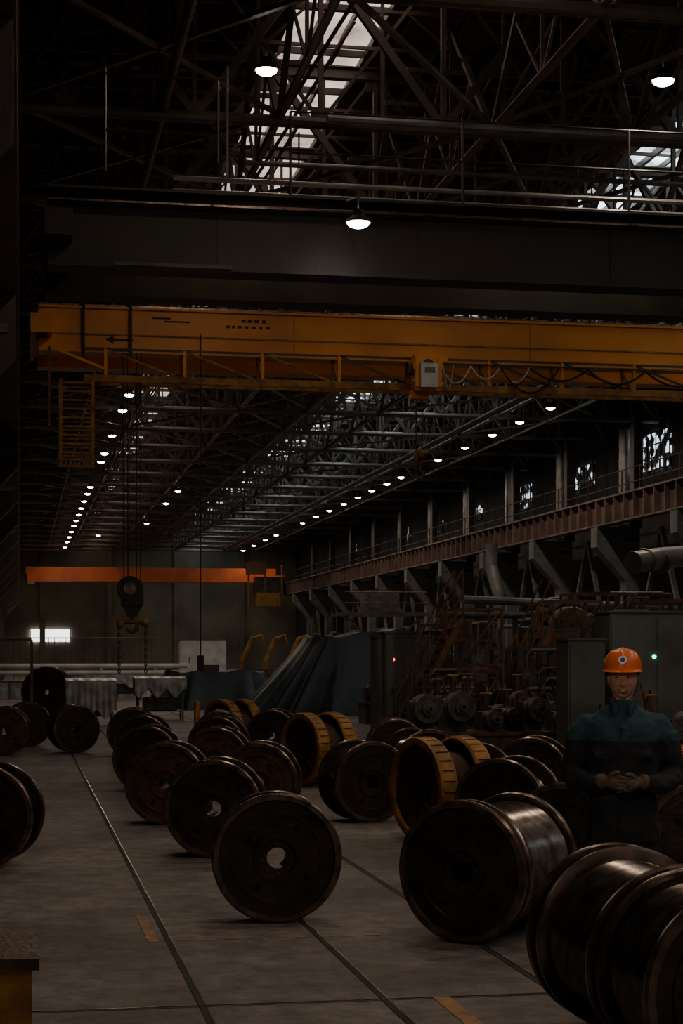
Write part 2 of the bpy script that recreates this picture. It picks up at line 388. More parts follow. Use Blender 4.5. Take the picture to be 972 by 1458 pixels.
for (x,z,w,h) in((4.3,8.3,.09,.06),(4.42,8.3,.08,.06),(4.55,8.3,.1,.06),(4.7,8.3,.07,.06),(4.0,8.18,.08,.05),(4.1,8.18,.06,.05),(4.22,8.18,.09,.05),(4.36,8.18,.07,.05),(4.5,8.18,.09,.05),(4.64,8.18,.06,.05),(4.78,8.18,.08,.05),(2.7,8.3,.35,.03),(3.0,8.24,.5,.03),(1.9,7.86,.5,.05)):
    b.box((x,YC-.215,z),(w,.008,h),'sheet_marks')
b.prism([(1.62,7.86),(1.78,7.78),(1.78,7.94)],'y',YC-.22,YC-.21,'sheet_marks')
b.beam((1.2,YC-.25,7.5),(1.2,YC-.25,9.0),.06,.06,'black'); b.beam((2.1,YC-.25,7.5),(2.1,YC-.25,9.3),.06,.06,'black')
b.beam((1.2,YC-.25,7.66),(2.1,YC-.25,7.66),.06,.06,'black')
lx0,lx1=.76,1.36
for yy in(yw-.05,yw+.55):
    for x in(lx0,lx1): b.beam((x,yy,5.45),(x,yy,7.0),.06,.06,'yellow')
    z=5.6
    while z<6.95: b.beam((lx0,yy,z),(lx1,yy,z),.035,.035,'yellow'); z+=.165
for i in range(8): b.beam((lx0-.02+i*.085,yw-.25,5.33),(lx0+.03+i*.085,yw+.55,5.47),.035,.03,'yellow')
b.beam((lx0-.05,yw-.27,5.32),(lx1+.03,yw-.27,5.32),.05,.05,'yellow'); b.beam((lx0-.05,yw-.25,5.45),(lx1+.03,yw-.25,5.45),.04,.04,'yellow')
b.beam((.55,yw,6.1),(.55,yw,7.6),.06,.06,'yellow_dull'); b.beam((.55,yw,7.6),(1.6,yw,7.2),.05,.05,K)
b.obj('yellow_overhead_crane')
b=MB(); hx,hy=7.72,YC-1.15
b.tube((hx,hy-.25,7.35),(hx,hy+.35,7.35),.29,.29,K,24); b.tube((hx,hy-.27,7.35),(hx,hy-.25,7.35),.12,.12,'steel_dark',16)
b.box((hx,hy-.32,7.14),(.34,.14,.46),'white'); b.box((hx-.0,hy-.40,7.24),(.2,.01,.1),'steel_grey')
b.box((hx-.22,hy-.1,7.2),(.08,.4,.55),K); b.box((hx+.22,hy-.1,7.2),(.08,.4,.55),K); b.box((hx,hy,6.9),(.5,.5,.08),K)
b.tube((hx-.3,hy,6.8),(hx+.05,hy,6.8),.09,.09,K,12)
b.box((hx+.33,hy,7.5),(.18,.2,.12),K); b.box((hx-.3,hy,7.3),(.14,.3,.18),'steel_dark'); b.box((hx,hy+.3,7.5),(.4,.5,.2),K)
for dx in(-.06,.06): b.tube((hx-.12+dx,hy,5.7),(hx-.12+dx,hy,6.85),.012,.012,'black',6)
b.ball((hx-.12,hy,5.62),(.11,.09,.16),'yellow',14,8); b.tube((hx-.17,hy-.1,5.62),(hx-.07,hy-.1,5.62),.09,.09,'yellow_dull',14)
b.path([(hx-.12,hy,5.46),(hx-.12,hy,5.36),(hx-.05,hy,5.30),(hx-.06,hy,5.22),(hx-.13,hy,5.18),(hx-.2,hy,5.23)],[.03,.03,.032,.035,.03,.012],'steel_dark',8)
b.obj('crane_hoist_trolley')
b=MB()
def sag(p,q,s,n=12):
    p=Vector(p);q=Vector(q); return [p.lerp(q,i/n)-Vector((0,0,s*4*(i/n)*(1-i/n))) for i in range(n+1)]
for a,c,s,k,r in((8.1,8.7,.35,'white',.014),(8.7,9.3,.25,'white',.012),(8.15,8.35,.45,'white',.01),(9.3,9.9,.3,'white',.012),(9.9,11.1,.25,'black',.025),(11.1,12.3,.28,'black',.025),(12.3,13.6,.28,'black',.025),(13.6,15,.28,'black',.025),(9.3,10.5,.5,'black',.02)):
    b.path(sag((a,yw-.12,7.45),(c,yw-.12,7.45),s),r,k,6)
b.tube((8.05,yw-.12,7.47),(15.1,yw-.12,7.47),.015,.015,'steel_dark',6)
b.obj('festoon_cable')
b=MB(); hx,hy=2.13,34.0
for dx in(-.16,-.08,.08,.16): b.tube((hx+dx,hy,3.1),(hx+dx*1.1,hy,7.6),.010,.010,'black',6)
b.tube((hx-.05,hy-.11,3.05),(hx-.05,hy+.11,3.05),.25,.25,'crane_dark',24); b.tube((hx-.05,hy-.13,3.05),(hx-.05,hy+.13,3.05),.12,.12,'rim',20)
b.box((hx,hy,2.9),(.42,.2,.36),'crane_dark'); b.prism([(hx-.2,2.75),(hx+.2,2.75),(hx+.08,2.5),(hx-.08,2.5)],'y',hy-.08,hy+.08,'crane_dark')
b.path([(hx,hy,2.55),(hx,hy,2.45),(hx+.1,hy,2.38),(hx+.09,hy,2.27),(hx-.02,hy,2.22),(hx-.12,hy,2.3)],[.04,.04,.045,.05,.045,.02],'yellow_dull',10)
b.tube((hx-.24,hy,2.42),(hx+.24,hy,2.42),.04,.04,'yellow_dull',10); b.ball((hx-.22,hy,2.38),.08,'yellow'); b.ball((hx+.24,hy,2.4),.08,'yellow')
for dx in(-.25,.26):
    z=2.38;i=0
    while z>1.45:
        b.path([(hx+dx+.025*math.cos(t)*(1 if i%2 else 0),hy+.025*math.cos(t)*(0 if i%2 else 1),z+.045*math.sin(t)) for t in [k*math.pi/4 for k in range(9)]],.011,'rim',5); z-=.07;i+=1
b.obj('crane_hook_block')
b=MB(); b.tube((3.45,34.0,1.75),(3.45,34.0,8.0),.012,.012,'black',6); b.box((3.45,34,1.62),(.12,.1,.3),'crane_dark'); b.obj('pendant_control_cable')

# dark overhead crane nearer
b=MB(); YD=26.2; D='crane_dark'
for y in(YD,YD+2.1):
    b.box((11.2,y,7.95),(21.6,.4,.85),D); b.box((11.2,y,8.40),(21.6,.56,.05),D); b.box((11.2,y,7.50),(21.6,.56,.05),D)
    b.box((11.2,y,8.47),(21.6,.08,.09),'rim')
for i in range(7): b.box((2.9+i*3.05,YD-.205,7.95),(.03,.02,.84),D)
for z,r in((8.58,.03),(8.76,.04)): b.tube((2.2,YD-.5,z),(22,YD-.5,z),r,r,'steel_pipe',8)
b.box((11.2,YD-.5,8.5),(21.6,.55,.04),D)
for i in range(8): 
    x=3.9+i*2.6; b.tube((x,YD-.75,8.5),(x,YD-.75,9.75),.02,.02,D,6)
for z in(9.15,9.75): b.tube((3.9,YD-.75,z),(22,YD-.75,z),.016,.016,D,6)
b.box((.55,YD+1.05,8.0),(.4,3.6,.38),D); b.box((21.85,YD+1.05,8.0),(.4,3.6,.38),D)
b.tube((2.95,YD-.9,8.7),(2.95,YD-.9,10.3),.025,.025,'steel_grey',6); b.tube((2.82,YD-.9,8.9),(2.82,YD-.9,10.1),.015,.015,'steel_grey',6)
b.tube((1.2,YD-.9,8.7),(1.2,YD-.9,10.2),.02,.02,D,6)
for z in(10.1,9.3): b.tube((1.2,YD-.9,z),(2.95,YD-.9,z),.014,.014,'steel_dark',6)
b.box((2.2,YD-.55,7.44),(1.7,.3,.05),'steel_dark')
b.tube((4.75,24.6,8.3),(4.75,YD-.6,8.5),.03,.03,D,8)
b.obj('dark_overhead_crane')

b=MB()
b.box((10.8,146,8.35),(20.6,.6,1.15),'orange_far'); b.box((10.8,148,8.3),(20.6,.6,1.0),'orange_far')
b.box((20.4,145.2,7.5),(2.4,1.6,1.4),'steel_dark'); b.box((20.2,144.6,6.3),(2.0,1.6,1.1),'yellow'); b.box((19.2,144,8.9),(1.6,1,1.0),'yellow_dull')
for x in(18.6,20,21.4): b.beam((x,144.3,5.8),(x,144.3,9.2),.12,.12,'yellow')
b.box((.9,147,8.0),(.6,4,.7),'orange_far'); b.box((21.4,147,8.0),(.6,4,.7),'orange_far')
b.obj('orange_overhead_crane')

# ------------------------------------------------------------ reels
def reel_mesh(name,Rr=.435,L=.45,rw=.34,k='reel',mid=None,ribs=0,rh=.07,wirek='wire',rimk='rim'):
    b=MB(); t=.035
    fl=[(rh,.022),(.125,.022),(.13,.004),(.155,.004),(.16,.022),(Rr*.66,.022),(Rr*.67,.014),(Rr*.72,.014),(Rr*.73,.022),(Rr-.055,.022,k),(Rr-.045,.0,rimk),(Rr-.012,.0,rimk),(Rr,.012,rimk),(Rr,t,rimk),(Rr-.008,t+.012,rimk),(Rr-.03,t+.012,rimk),(Rr-.036,t,k)]
    prof=list(fl)
    n=max(6,int((L-2*t)/.014)); 
    prof.append((rw,t,wirek))
    for i in range(n):
        y0=t+(L-2*t)*(i+.5)/n
        prof.append((rw+.006,y0,wirek)); prof.append((rw,t+(L-2*t)*(i+1)/n,wirek if i<n-1 else k))
    back=[(p[0],L-p[1]) for p in reversed(fl)]
    for i,p in enumerate(back):
        prof.append((p[0],p[1],rimk if p[0]>Rr-.04 else k))
    b.lathe(prof,k,80,None,True)
    if mid:
        for y in mid: b.lathe([(rw,y),(Rr-.02,y),(Rr,y+.01),(Rr,y+.03),(Rr-.02,y+.04),(rw,y+.04)],rimk,80)
    for face,sg in((.022,-1),(L-.022,1)):
        for j in range(4):
            a=math.pi*.25+j*math.pi/2+.2
            rr,rad=.235,.026
            c=Vector((rr*math.cos(a),face,rr*math.sin(a))); b.tube(c,c+Vector((0,sg*.004,0)),rad,rad,'hole',14)  # near-black discs put the shade inside bolt holes into colour
            b.lathe([(rad,0),(rad+.01,0),(rad+.01,.006),(rad,.006)],k,14,Matrix.Translation(c+Vector((0,-.003,0))),True)
        for j in range(8):
            a=j*math.pi/4+.1; c=Vector((.10*math.cos(a),face,.10*math.sin(a))); b.tube(c,c+Vector((0,sg*.008,0)),.008,.008,rimk,6)
        for j in range(ribs):
            a=2*math.pi*j/ribs; p=Vector((.16*math.cos(a),face+sg*.012,.16*math.sin(a))); q=Vector(((Rr-.05)*math.cos(a),face+sg*.012,(Rr-.05)*math.sin(a)))
            b.beam(p,q,.03,.03,k)
    return b.mesh(name)
mA=reel_mesh('cable_reel',L=.28,rw=.25)
mB=reel_mesh('cable_reel',L=.55,rw=.30)
mR=reel_mesh('cable_reel',L=.55,rw=.30,k='reel_rust')
mI=reel_mesh('cable_reel',Rr=.445,L=.80,rw=.385,mid=[.085])
mJ=reel_mesh('cable_reel',Rr=.44,L=.95,rw=.37,mid=[.74])
mJ2=reel_mesh('cable_reel',Rr=.44,L=.62,rw=.375)
mP=reel_mesh('cable_reel',Rr=.72,L=.8,rw=.5,ribs=8)
reels=[(mA,1.69,11.60,4),(mB,1.672,15.41,13),(mR,1.50,18.47,14),(mR,2.45,18.3,14),(mB,1.60,22.89,15),(mB,1.81,26.81,15),
 (mR,2.43,22.22,15),(mB,2.85,25.92,18),(mB,4.13,29.13,20),(mB,3.71,18.34,-12),(mB,4.45,17.5,35),(mB,4.20,15.15,35),
 (mI,2.69,10.59,42),(mB,3.86,12.2,38),(mB,4.95,12.2,20),(mB,-.32,15.0,12),(mR,-.28,31.6,5),(mB,.18,34.5,-6),(mB,1.02,32.2,-12),
 (mB,5.3,24.6,10),(mB,5.0,21.2,-15),(mB,5.6,18.9,25),(mB,6.2,14.2,30),(mR,3.2,28.6,10),(mB,5.9,12.0,15),(mB,1.9,30.5,10)]
for me,x,y,ph in reels:
    rr=max(v.co.z for v in me.vertices); o=place('cable_reel',me,(x,y,rr),-math.radians(ph))
place('cable_reel',mJ,(2.85,7.27,.44),0); place('cable_reel',mJ2,(2.86,6.58,.44),0)
place('cable_reel',mP,(.75,50.5,.72),-.1)
def yreel():
    b=MB(); Rr=.5; L=.62
    for y0,sg in((0,1),(L,-1)):
        def yy(v): return y0+sg*v
        b.lathe([(Rr-.07,yy(.0)),(Rr-.01,yy(0)),(Rr,yy(.02)),(Rr,yy(.17)),(Rr-.02,yy(.19)),(Rr-.04,yy(.19)),(Rr-.04,yy(.05)),(Rr-.07,yy(.05))],'yellow',56,None,True)
        b.lathe([(.06,yy(.035)),(.16,yy(.02)),(.18,yy(.02)),(.18,yy(.06)),(.06,yy(.06))],'reel',40,None,True)
        b.lathe([(.07,yy(.045)),(Rr-.06,yy(.045)),(Rr-.06,yy(.07)),(.07,yy(.07))],'reel_rust',40,None,True)
        for j in range(6):
            a=2*math.pi*j/6+.3; b.beam((.17*math.cos(a),yy(.035),.17*math.sin(a)),((Rr-.06)*math.cos(a),yy(.035),(Rr-.06)*math.sin(a)),.03,.02,'reel_rust')
        for j in range(30):
            a=2*math.pi*j/30; c=Vector((math.cos(a),0,math.sin(a))); b.beam(c*(Rr-.001)+Vector((0,yy(.03),0)),c*(Rr-.001)+Vector((0,yy(.16),0)),.03,.003,'reel')
    pr=[(.34,.06)]
    for i in range(28): pr+=[(.346,.06+(L-.12)*(i+.5)/28),(.34,.06+(L-.12)*(i+1)/28)]
    b.lathe(pr,'reel_rust',48)
    b.lathe([(.06,.04),(.06,L-.04)],'hole',24)
    return b.mesh('yellow_cable_reel')
my=yreel()
for x,y,ph in ((3.74,16.5,72),(3.74,23.6,66),(4.75,13.9,60),(5.6,15.9,60),(3.45,30.9,60)): place('yellow_cable_reel',my,(x,y,.5),-math.radians(ph))

b=MB(); b.box((-.55,7.75,.25),(1.2,.7,.5),'yellow'); b.box((-.55,7.75,.515),(1.26,.76,.05),'machine_brown'); b.box((-.55,7.395,.22),(1.2,.012,.05),'tarp'); b.box((-.55,7.75,.02),(1.22,.72,.04),'black')
b.box((-.55,7.39,.38),(.8,.01,.015),'black'); b.obj('yellow_equipment_box')
b=MB(); b.tube((2.98,30.0,0),(2.98,30.0,.95),.05,.05,'yellow',10); b.box((2.98,30,.02),(.3,.3,.04),'yellow'); b.ball((2.98,30,.95),.05,'yellow'); b.obj('yellow_bollard')

# ------------------------------------------------------------ tarpaulins
def tarp(name,cx,cy,H,tx,ty,bl,br,by,nf,k='tarp',seed=1,peak=0):
    rnd=random.Random(seed); b=MB(); n=160; m=22; vs=[]
    ph=[rnd.uniform(0,6.28) for _ in range(4)]
    for i in range(m+1):
        t=i/m
        for j in range(n):
            a=2*math.pi*j/n; c,s=math.cos(a),math.sin(a)
            sx=math.copysign(abs(c)**.55,c); sy=math.copysign(abs(s)**.55,s)
            bx=bl if c<0 else br
            if i<5: q=min(t/(4/m),1); x=sx*tx*q; y=sy*ty*q; z=H+.05*math.sin(5*x+ph[0])+peak*(x/tx)*.5
            else:
                u=(i-4)/(m-4); f=(.05+.12*u)*math.sin(nf*a+ph[1]+1.2*math.sin(3*a))+.04*u*math.sin(nf*2*a+ph[2])
                e=u**1.15
                x=sx*(tx+(bx-tx)*e+f*u**.5); y=sy*(ty+(by-ty)*e+f*u**.5); z=(H+peak*sx*.5)*(1-u)**.9
            vs.append((cx+x,cy+y,max(z,.005)))
    fs=[(i*n+j,i*n+(j+1)%n,(i+1)*n+(j+1)%n,(i+1)*n+j) for i in range(m) for j in range(n)]
    b.add(vs,fs,k,True); return b.obj(name)
tarp('tarpaulin_cover',9.9,52,2.4,1.5,1.2,3.3,1.8,1.9,17,seed=3,peak=.3)
tarp('tarpaulin_cover',6.3,57.5,1.25,1.6,1.0,2.2,2.0,1.5,13,seed=5)
def ptable(x,y,w,h,drop=.42):
    b=MB()
    for dx in(-w/2+.05,w/2-.05):
        for dy in(-.35,.35): b.beam((dx,dy,0),(dx,dy,h),.05,.05,'steel_grey')
    b.box((0,0,h),(w,.8,.05),'steel_grey'); b.box((0,0,.25),(w-.1,.7,.03),'steel_dark'); b.box((0,0,.25+.2),(w*.7,.5,.35),'machine')
    n=40
    for side in(-1,1):
        vs=[];
        for i in range(9):
            for j in range(n+1):
                xx=-w/2-.05+(w+.1)*j/n; u=i/8
                vs.append((xx,side*(.41+.03*math.sin(j*1.3+side)*u+.03*u),h+.03-(drop+.12*math.sin(j*.45))*u))
        b.add(vs,[(i*(n+1)+j,i*(n+1)+j+1,(i+1)*(n+1)+j+1,(i+1)*(n+1)+j) for i in range(8) for j in range(n)],'plastic',True)
    vs=[(-w/2-.05+(w+.1)*j/n,(-.41+.82*i/6),h+.035+.05*abs(math.sin(j*.35+i))*(1 if 0<i<6 else 0)) for i in range(7) for j in range(n+1)]
    b.add(vs,[(i*(n+1)+j,i*(n+1)+j+1,(i+1)*(n+1)+j+1,(i+1)*(n+1)+j) for i in range(6) for j in range(n)],'plastic',True)
    b.obj('plastic_covered_table',(x,y,0))
ptable(1.75,44.5,1.15,1.1,.85); ptable(3.75,48,1.3,1.1,.4); ptable(3.6,69,2.2,1.0)
b=MB(); b.box((0,0,1.25),(2.3,1.2,2.5),'white'); b.box((0,-.61,.9),(.04,.02,1.6),'steel_grey'); b.box((.3,-.61,.8),(1.0,.02,.9),'steel_dark'); b.box((0,0,.05),(2.34,1.24,.1),'steel_dark'); b.box((0,0,2.53),(2.4,1.3,.06),'steel_grey')
b.box((-.7,-.62,1.5),(.03,.03,.3),'black'); b.obj('white_control_cabin',(9.0,88,0))
b=MB()
for z in(1.35,1.1): b.tube((-5,66,z),(6.2,66,z),.09,.09,'white',10)
for x in range(-5,7,2): b.beam((x,66,0),(x,66,1.35),.09,.09,'white')
b.obj('white_guard_rail')
b=MB()
for i in range(45): b.tube((-5+i*.25,78,0),(-5+i*.25,78,2.5),.018,.018,'steel_grey',5)
for z in(.2,1.3,2.5): b.tube((-5,78,z),(6,78,z),.03,.03,'steel_grey',6)
b.obj('mesh_fence')
b=MB(); b.beam((.25,38,0),(.25,38,2.1),.06,.06,'steel_grey'); b.beam((-3,38,2.1),(.25,38,2.1),.05,.05,'steel_grey'); b.beam((-3,38,0),(-3,38,2.1),.06,.06,'steel_grey'); b.obj('steel_goalpost_frame')
b=MB()
for i,(x,w,h) in enumerate(((-2.6,1.8,.8),(-.4,1.6,.7),(1.6,2.0,.95),(3.9,1.4,.75))):
    b.box((x,72,h/2),(w,1,h),'plastic'); b.box((x,72,h),(w+.06,1.06,.05),'steel_grey'); b.box((x,71.49,h/2),(.05,.02,h),'steel_grey')
b.obj('palletised_goods')

# ------------------------------------------------------------ machinery
def machine(seed,w=3.0):
    rnd=random.Random(seed); b=MB()
    b.box((0,0,.25),(w,1.0,.5),'machine'); b.box((0,0,.53),(w+.08,1.08,.06),'machine_brown')
    x=-w/2+.25
    while x<w/2-.2:
        r=rnd.uniform(.13,.24); z=.6+r+rnd.uniform(0,.15); kk=rnd.choice(['machine_brown','machine','reel','machine'])
        b.box((x,.15,(.56+z)/2+.05),(r*1.5,.5,z-.45),'machine')
        b.lathe([(.03,-.62),(.06,-.62),(.06,-.56),(r*.5,-.56),(r*.55,-.50),(r,-.50),(r,-.44),(r*.8,-.42),(r*.8,-.2),(r,-.18),(r,-.12),(.02,-.12)],kk,24,Matrix.Translation((x,0,z)))
        for j in range(6):
            a=j*math.pi/3; b.tube((x+r*.75*math.cos(a),-.52,z+r*.75*math.sin(a)),(x+r*.75*math.cos(a),-.49,z+r*.75*math.sin(a)),.015,.015,'rim',6)
        if rnd.random()<.6: b.path([(x+.1,-.1,z+r*.6),(x+.12,-.1,z+r+.2),(x+.3,-.1,z+r+.28),(x+.42,-.1,.9)],.022,'rim',6)
        if rnd.random()<.5: b.tube((x,.1,z+r*.8),(x,.1,z+r+.25),.05,.05,'machine_brown',10); b.tube((x-.09,.1,z+r+.26),(x+.09,.1,z+r+.26),.02,.02,'yellow',6)
        x+=r*2+.08
    for i in range(int(w*3)): b.box((-w/2+.15+i*.33,-.505,.28),(.2,.012,.25),'machine_brown')
    return b.obj('wire_drawing_machine')
for i,(x,y,rz) in enumerate(((7.6,27.5,0),(11.3,28.0,.05),(8.4,29.7,0),(13.0,32.4,0),(8.8,21.6,0),(12.2,22.0,0),(15.2,28,0),(9.5,38.8,0),(12.8,40,0),(13.9,24.3,0),(10.2,44.5,0))):
    o=machine(20+i); o.location=(x,y,0); o.rotation_euler=(0,0,rz)
def stair(x,y,run,rise):
    b=MB(); n=int(rise/.2); k='yellow_dull'
    for yy in(-.35,.35):
        b.beam((0,yy,0),(run,yy,rise),.03,.10,k); b.tube((0,yy,.95),(run,yy,rise+.95),.02,.02,k,8); b.tube((0,yy,.5),(run,yy,rise+.5),.015,.015,k,8)
        for i in range(0,n+1,3): b.tube((run*i/n,yy,rise*i/n),(run*i/n,yy,rise*i/n+.95),.02,.02,k,6)
    for i in range(1,n): b.box((run*i/n,0,rise*i/n),(.14,.7,.02),'machine_brown')
    b.obj('steel_staircase',(x,y,0))
stair(7.15,33.6,1.35,2.5); stair(8.9,32.6,1.1,2.3); stair(11.9,29.9,1.3,2.6)
def platform(x,y,w,z,h=1.15):
    b=MB(); d=1.0; k='yellow_dull'
    b.box((0,0,z),(w,d,.08),k)
    for dx in(-w/2,w/2):
        for dy in(-d/2,d/2):
            b.beam((dx,dy,0),(dx,dy,z+h),.05,.05,k)
    for zz in(z+h,z+h*.5,z+.12):
        for dy in(-d/2,d/2): b.beam((-w/2,dy,zz),(w/2,dy,zz),.04,.04,k)
        for dx in(-w/2,w/2): b.beam((dx,-d/2,zz),(dx,d/2,zz),.04,.04,k)
    b.beam((-w/2,-d/2,z+.05),(w/2,-d/2,z+h),.03,.03,k)
    b.beam((-w/2,-d/2,.1),(w/2,-d/2,z),.04,.04,k)
    b.obj('access_platform',(x,y,0))
platform(9.1,34.8,.95,1.45,1.25); platform(10.9,34.0,1.0,1.45,1.4); platform(14.2,36,1.6,1.8); platform(12.9,38.2,1.4,2.0)
def cabinet(x,y,w,d,h,led=None,k='cab',rz=0):
    b=MB(); b.box((0,0,h/2+.04),(w,d,h-.08),k); b.box((0,0,.05),(w-.06,d-.06,.1),'black'); b.box((0,0,h+.015),(w+.05,d+.05,.03),k)
    n=max(1,round(w/.7))
    for i in range(n):
        xc=-w/2+w*(i+.5)/n; b.box((xc,-d/2-.008,h/2+.05),(w/n-.05,.016,h-.25),k); b.box((xc+w/n*.36,-d/2-.03,h/2),(.025,.03,.14),'black')
        for j in range(5): b.box((xc,-d/2-.018,h*.22+j*.04),(w/n*.5,.006,.012),'hole')
    if led: b.tube((led[1],-d/2-.03,led[2]),(led[1],-d/2-.015,led[2]),.03,.03,led[0],12)
    b.obj('electrical_cabinet',(x,y,0),rz)
cabinet(8.0,36.6,1.2,.7,2.15,('red_led',-.25,1.68)); cabinet(8.05,24.6,.55,.6,2.0); cabinet(9.5,24.8,2.1,.7,2.40,('green_led',-.38,1.76)); cabinet(6.95,33.0,.16,.3,2.2)
cabinet(13.2,34,2.0,.8,2.5); cabinet(15.9,33,2.0,.8,2.8); cabinet(11.4,36.5,1.3,.7,2.3)
def manifold(x,y,w,h,seed):
    rnd=random.Random(seed); b=MB()
    for dx in(-w/2,0,w/2): b.beam((dx,0,0),(dx,0,h),.08,.08,'steel_dark'); b.beam((dx,.7,0),(dx,.7,h),.08,.08,'steel_dark')
    for z in(h,h*.62,h*.3): b.beam((-w/2,0,z),(w/2,0,z),.06,.08,'steel_dark'); b.beam((-w/2,.7,z),(w/2,.7,z),.06,.08,'steel_dark')
    for i in range(8):
        xx=rnd.uniform(-w/2,w/2-.25); z0=rnd.uniform(.3,h*.6); z1=rnd.uniform(h*.6,h*1.1); r=rnd.uniform(.025,.06)
        k=rnd.choice(['steel_grey','machine_brown','yellow_dull','machine'])
        b.path([(xx,-.1,z0),(xx,-.1,z1-.1),(xx+.08,-.1,z1),(min(xx+rnd.uniform(.4,1),w/2),-.1,z1)],r,k,8)
        b.tube((xx,-.2,(z0+z1)/2),(xx,-.12,(z0+z1)/2),.09,.09,k,14); b.lathe([(.10,0),(.13,0),(.13,.03),(.10,.03)],k,16,Matrix.Translation((xx,-.23,(z0+z1)/2)),True)
    for i in range(3):
        xx=-w/2+w*(i+.5)/3; b.tube((xx-.2,.3,h*.3+.22),(xx+.2,.3,h*.3+.22),.17,.17,'machine',16); b.box((xx,.3,h*.3+.42),(.16,.14,.1),'machine_brown')
        b.box((xx,.3,h*.62+.17),(.36,.4,.3),rnd.choice(['machine','machine_brown','cab']))
    b.obj('pipe_manifold_frame',(x,y,0))
manifold(9.6,31.1,1.2,1.9,1); manifold(11.0,31.2,1.0,2.4,2); manifold(9.6,42.0,2.0,2.3,4); manifold(15.4,39.5,2.0,3.0,5); manifold(15.8,44.5,2.6,3.4,6); manifold(14.6,53,3.0,3.0,7); manifold(7.7,31.2,.9,1.4,8)
b=MB()
b.path([(9.0,37.6,2.65),(10.9,37.6,2.65),(11.6,37.6,2.75),(12.0,37.6,3.0)],.07,'machine',10)
for x in(9.2,10.8,11.7): b.beam((x,37.6,0),(x,37.6,2.6),.1,.1,'steel_dark')
b.obj('process_pipe')
def stander(x,y,h):
    b=MB()
    for dx in(-.4,.4): b.prism([(dx-.25,0),(dx+.25,0),(dx+.1,h),(dx-.1,h)],'y',-.4,.4,'machine')
    b.lathe([(.05,-.6),(.45,-.6),(.48,-.55),(.48,-.1),(.45,0),(.3,.02),(.3,.5),(.05,.5)],'machine_brown',28,Matrix.Translation((0,0,h)))
    b.box((0,.2,h*.5),(1,.6,.2),'machine'); b.obj('winding_machine',(x,y,0))
stander(11.6,47,2.5); stander(13.5,42.4,2.5); stander(15.8,30.5,2.6); stander(11.6,25.6,1.5); stander(15.5,50,3.0)
b=MB()
for i in range(7):
    x=i*.95
    b.path([(x,0,0),(x+.15,0,1.5),(x+.55,0,2.4),(x+.95,0,2.55),(x+1.05,0,2.2)],[.1,.1,.09,.07,.05],'yellow',8)
    b.box((x+.2,0,.6),(.5,.4,1.2),'machine_brown')
b.box((3,0,.3),(7.5,1,.6),'machine'); b.obj('yellow_stranding_machine',(8.6,70,0))
b=MB()
for x in(0,3.5): 
    for y in(0,2): b.beam((x,y,0),(x,y,3.6),.18,.18,'steel_dark')
b.box((1.75,1,3.6),(4,2.4,.15),'steel_dark'); b.box((1.75,1,4.2),(1.6,1.2,1.0),'machine'); b.beam((0,0,.2),(3.5,0,3.5),.1,.1,'steel_dark'); b.beam((3.5,0,.2),(0,0,3.5),.1,.1,'steel_dark')
for z in(4.1,4.6): b.tube((-.1,-.15,z),(3.7,-.15,z),.03,.03,'yellow_dull',6)
b.obj('machine_gantry',(14.5,78,0))

# ------------------------------------------------------------ worker
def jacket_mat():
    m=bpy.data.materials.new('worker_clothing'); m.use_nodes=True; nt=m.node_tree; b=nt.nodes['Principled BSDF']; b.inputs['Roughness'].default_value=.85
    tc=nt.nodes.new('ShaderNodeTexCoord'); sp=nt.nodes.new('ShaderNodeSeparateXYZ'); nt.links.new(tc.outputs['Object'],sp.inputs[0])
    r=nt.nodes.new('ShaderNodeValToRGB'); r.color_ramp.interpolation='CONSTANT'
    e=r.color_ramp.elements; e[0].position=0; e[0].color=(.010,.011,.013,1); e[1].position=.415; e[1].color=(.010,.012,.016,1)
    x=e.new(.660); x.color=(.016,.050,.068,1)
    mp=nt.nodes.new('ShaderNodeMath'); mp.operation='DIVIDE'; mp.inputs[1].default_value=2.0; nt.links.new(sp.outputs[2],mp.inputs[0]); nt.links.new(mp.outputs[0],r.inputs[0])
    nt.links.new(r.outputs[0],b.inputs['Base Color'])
    n=nt.nodes.new('ShaderNodeTexNoise'); n.inputs['Scale'].default_value=14; nt.links.new(tc.outputs['Object'],n.inputs['Vector'])
    bp=nt.nodes.new('ShaderNodeBump'); bp.inputs['Strength'].default_value=.4; bp.inputs['Distance'].default_value=.02; nt.links.new(n.outputs[0],bp.inputs['Height']); nt.links.new(bp.outputs[0],b.inputs['Normal'])
    return m
M['jacket']=jacket_mat()
M['skin']=mat('skin',(.58,.31,.215),(.50,.26,.18),rough=.5,scale=12)
M['glove']=mat('work_glove_cloth',(.17,.115,.08),(.10,.065,.047),rough=.9,scale=30,bump=.4,bscale=120)
M['helmet']=mat('orange_helmet_shell',(.85,.17,.03),(.78,.15,.025),rough=.3,scale=3)
M['boot']=mat('boot_leather',(.02,.018,.016),rough=.5)
M['lip']=mat('lip',(.36,.12,.09),rough=.4)
M['hair']=mat('brown_hair',(.05,.03,.02),rough=.6,scale=40)
M['pupil']=mat('eye_pupil',(.01,.008,.006),rough=.2)
M['eyew']=mat('eye_white',(.6,.57,.53),rough=.2)
M['teeth']=mat('teeth',(.75,.72,.65),rough=.3)
M['badge']=mat('badge_white',(.8,.8,.8),(.75,.75,.75),rough=.5)
M['blue']=mat('badge_blue',(.03,.08,.35),rough=.5)
W=bpy.data.objects.new('factory_worker',None); bpy.context.collection.objects.link(W)
W.location=(3.31,9.36,0); W.rotation_euler=(0,0,-math.radians(19.5))
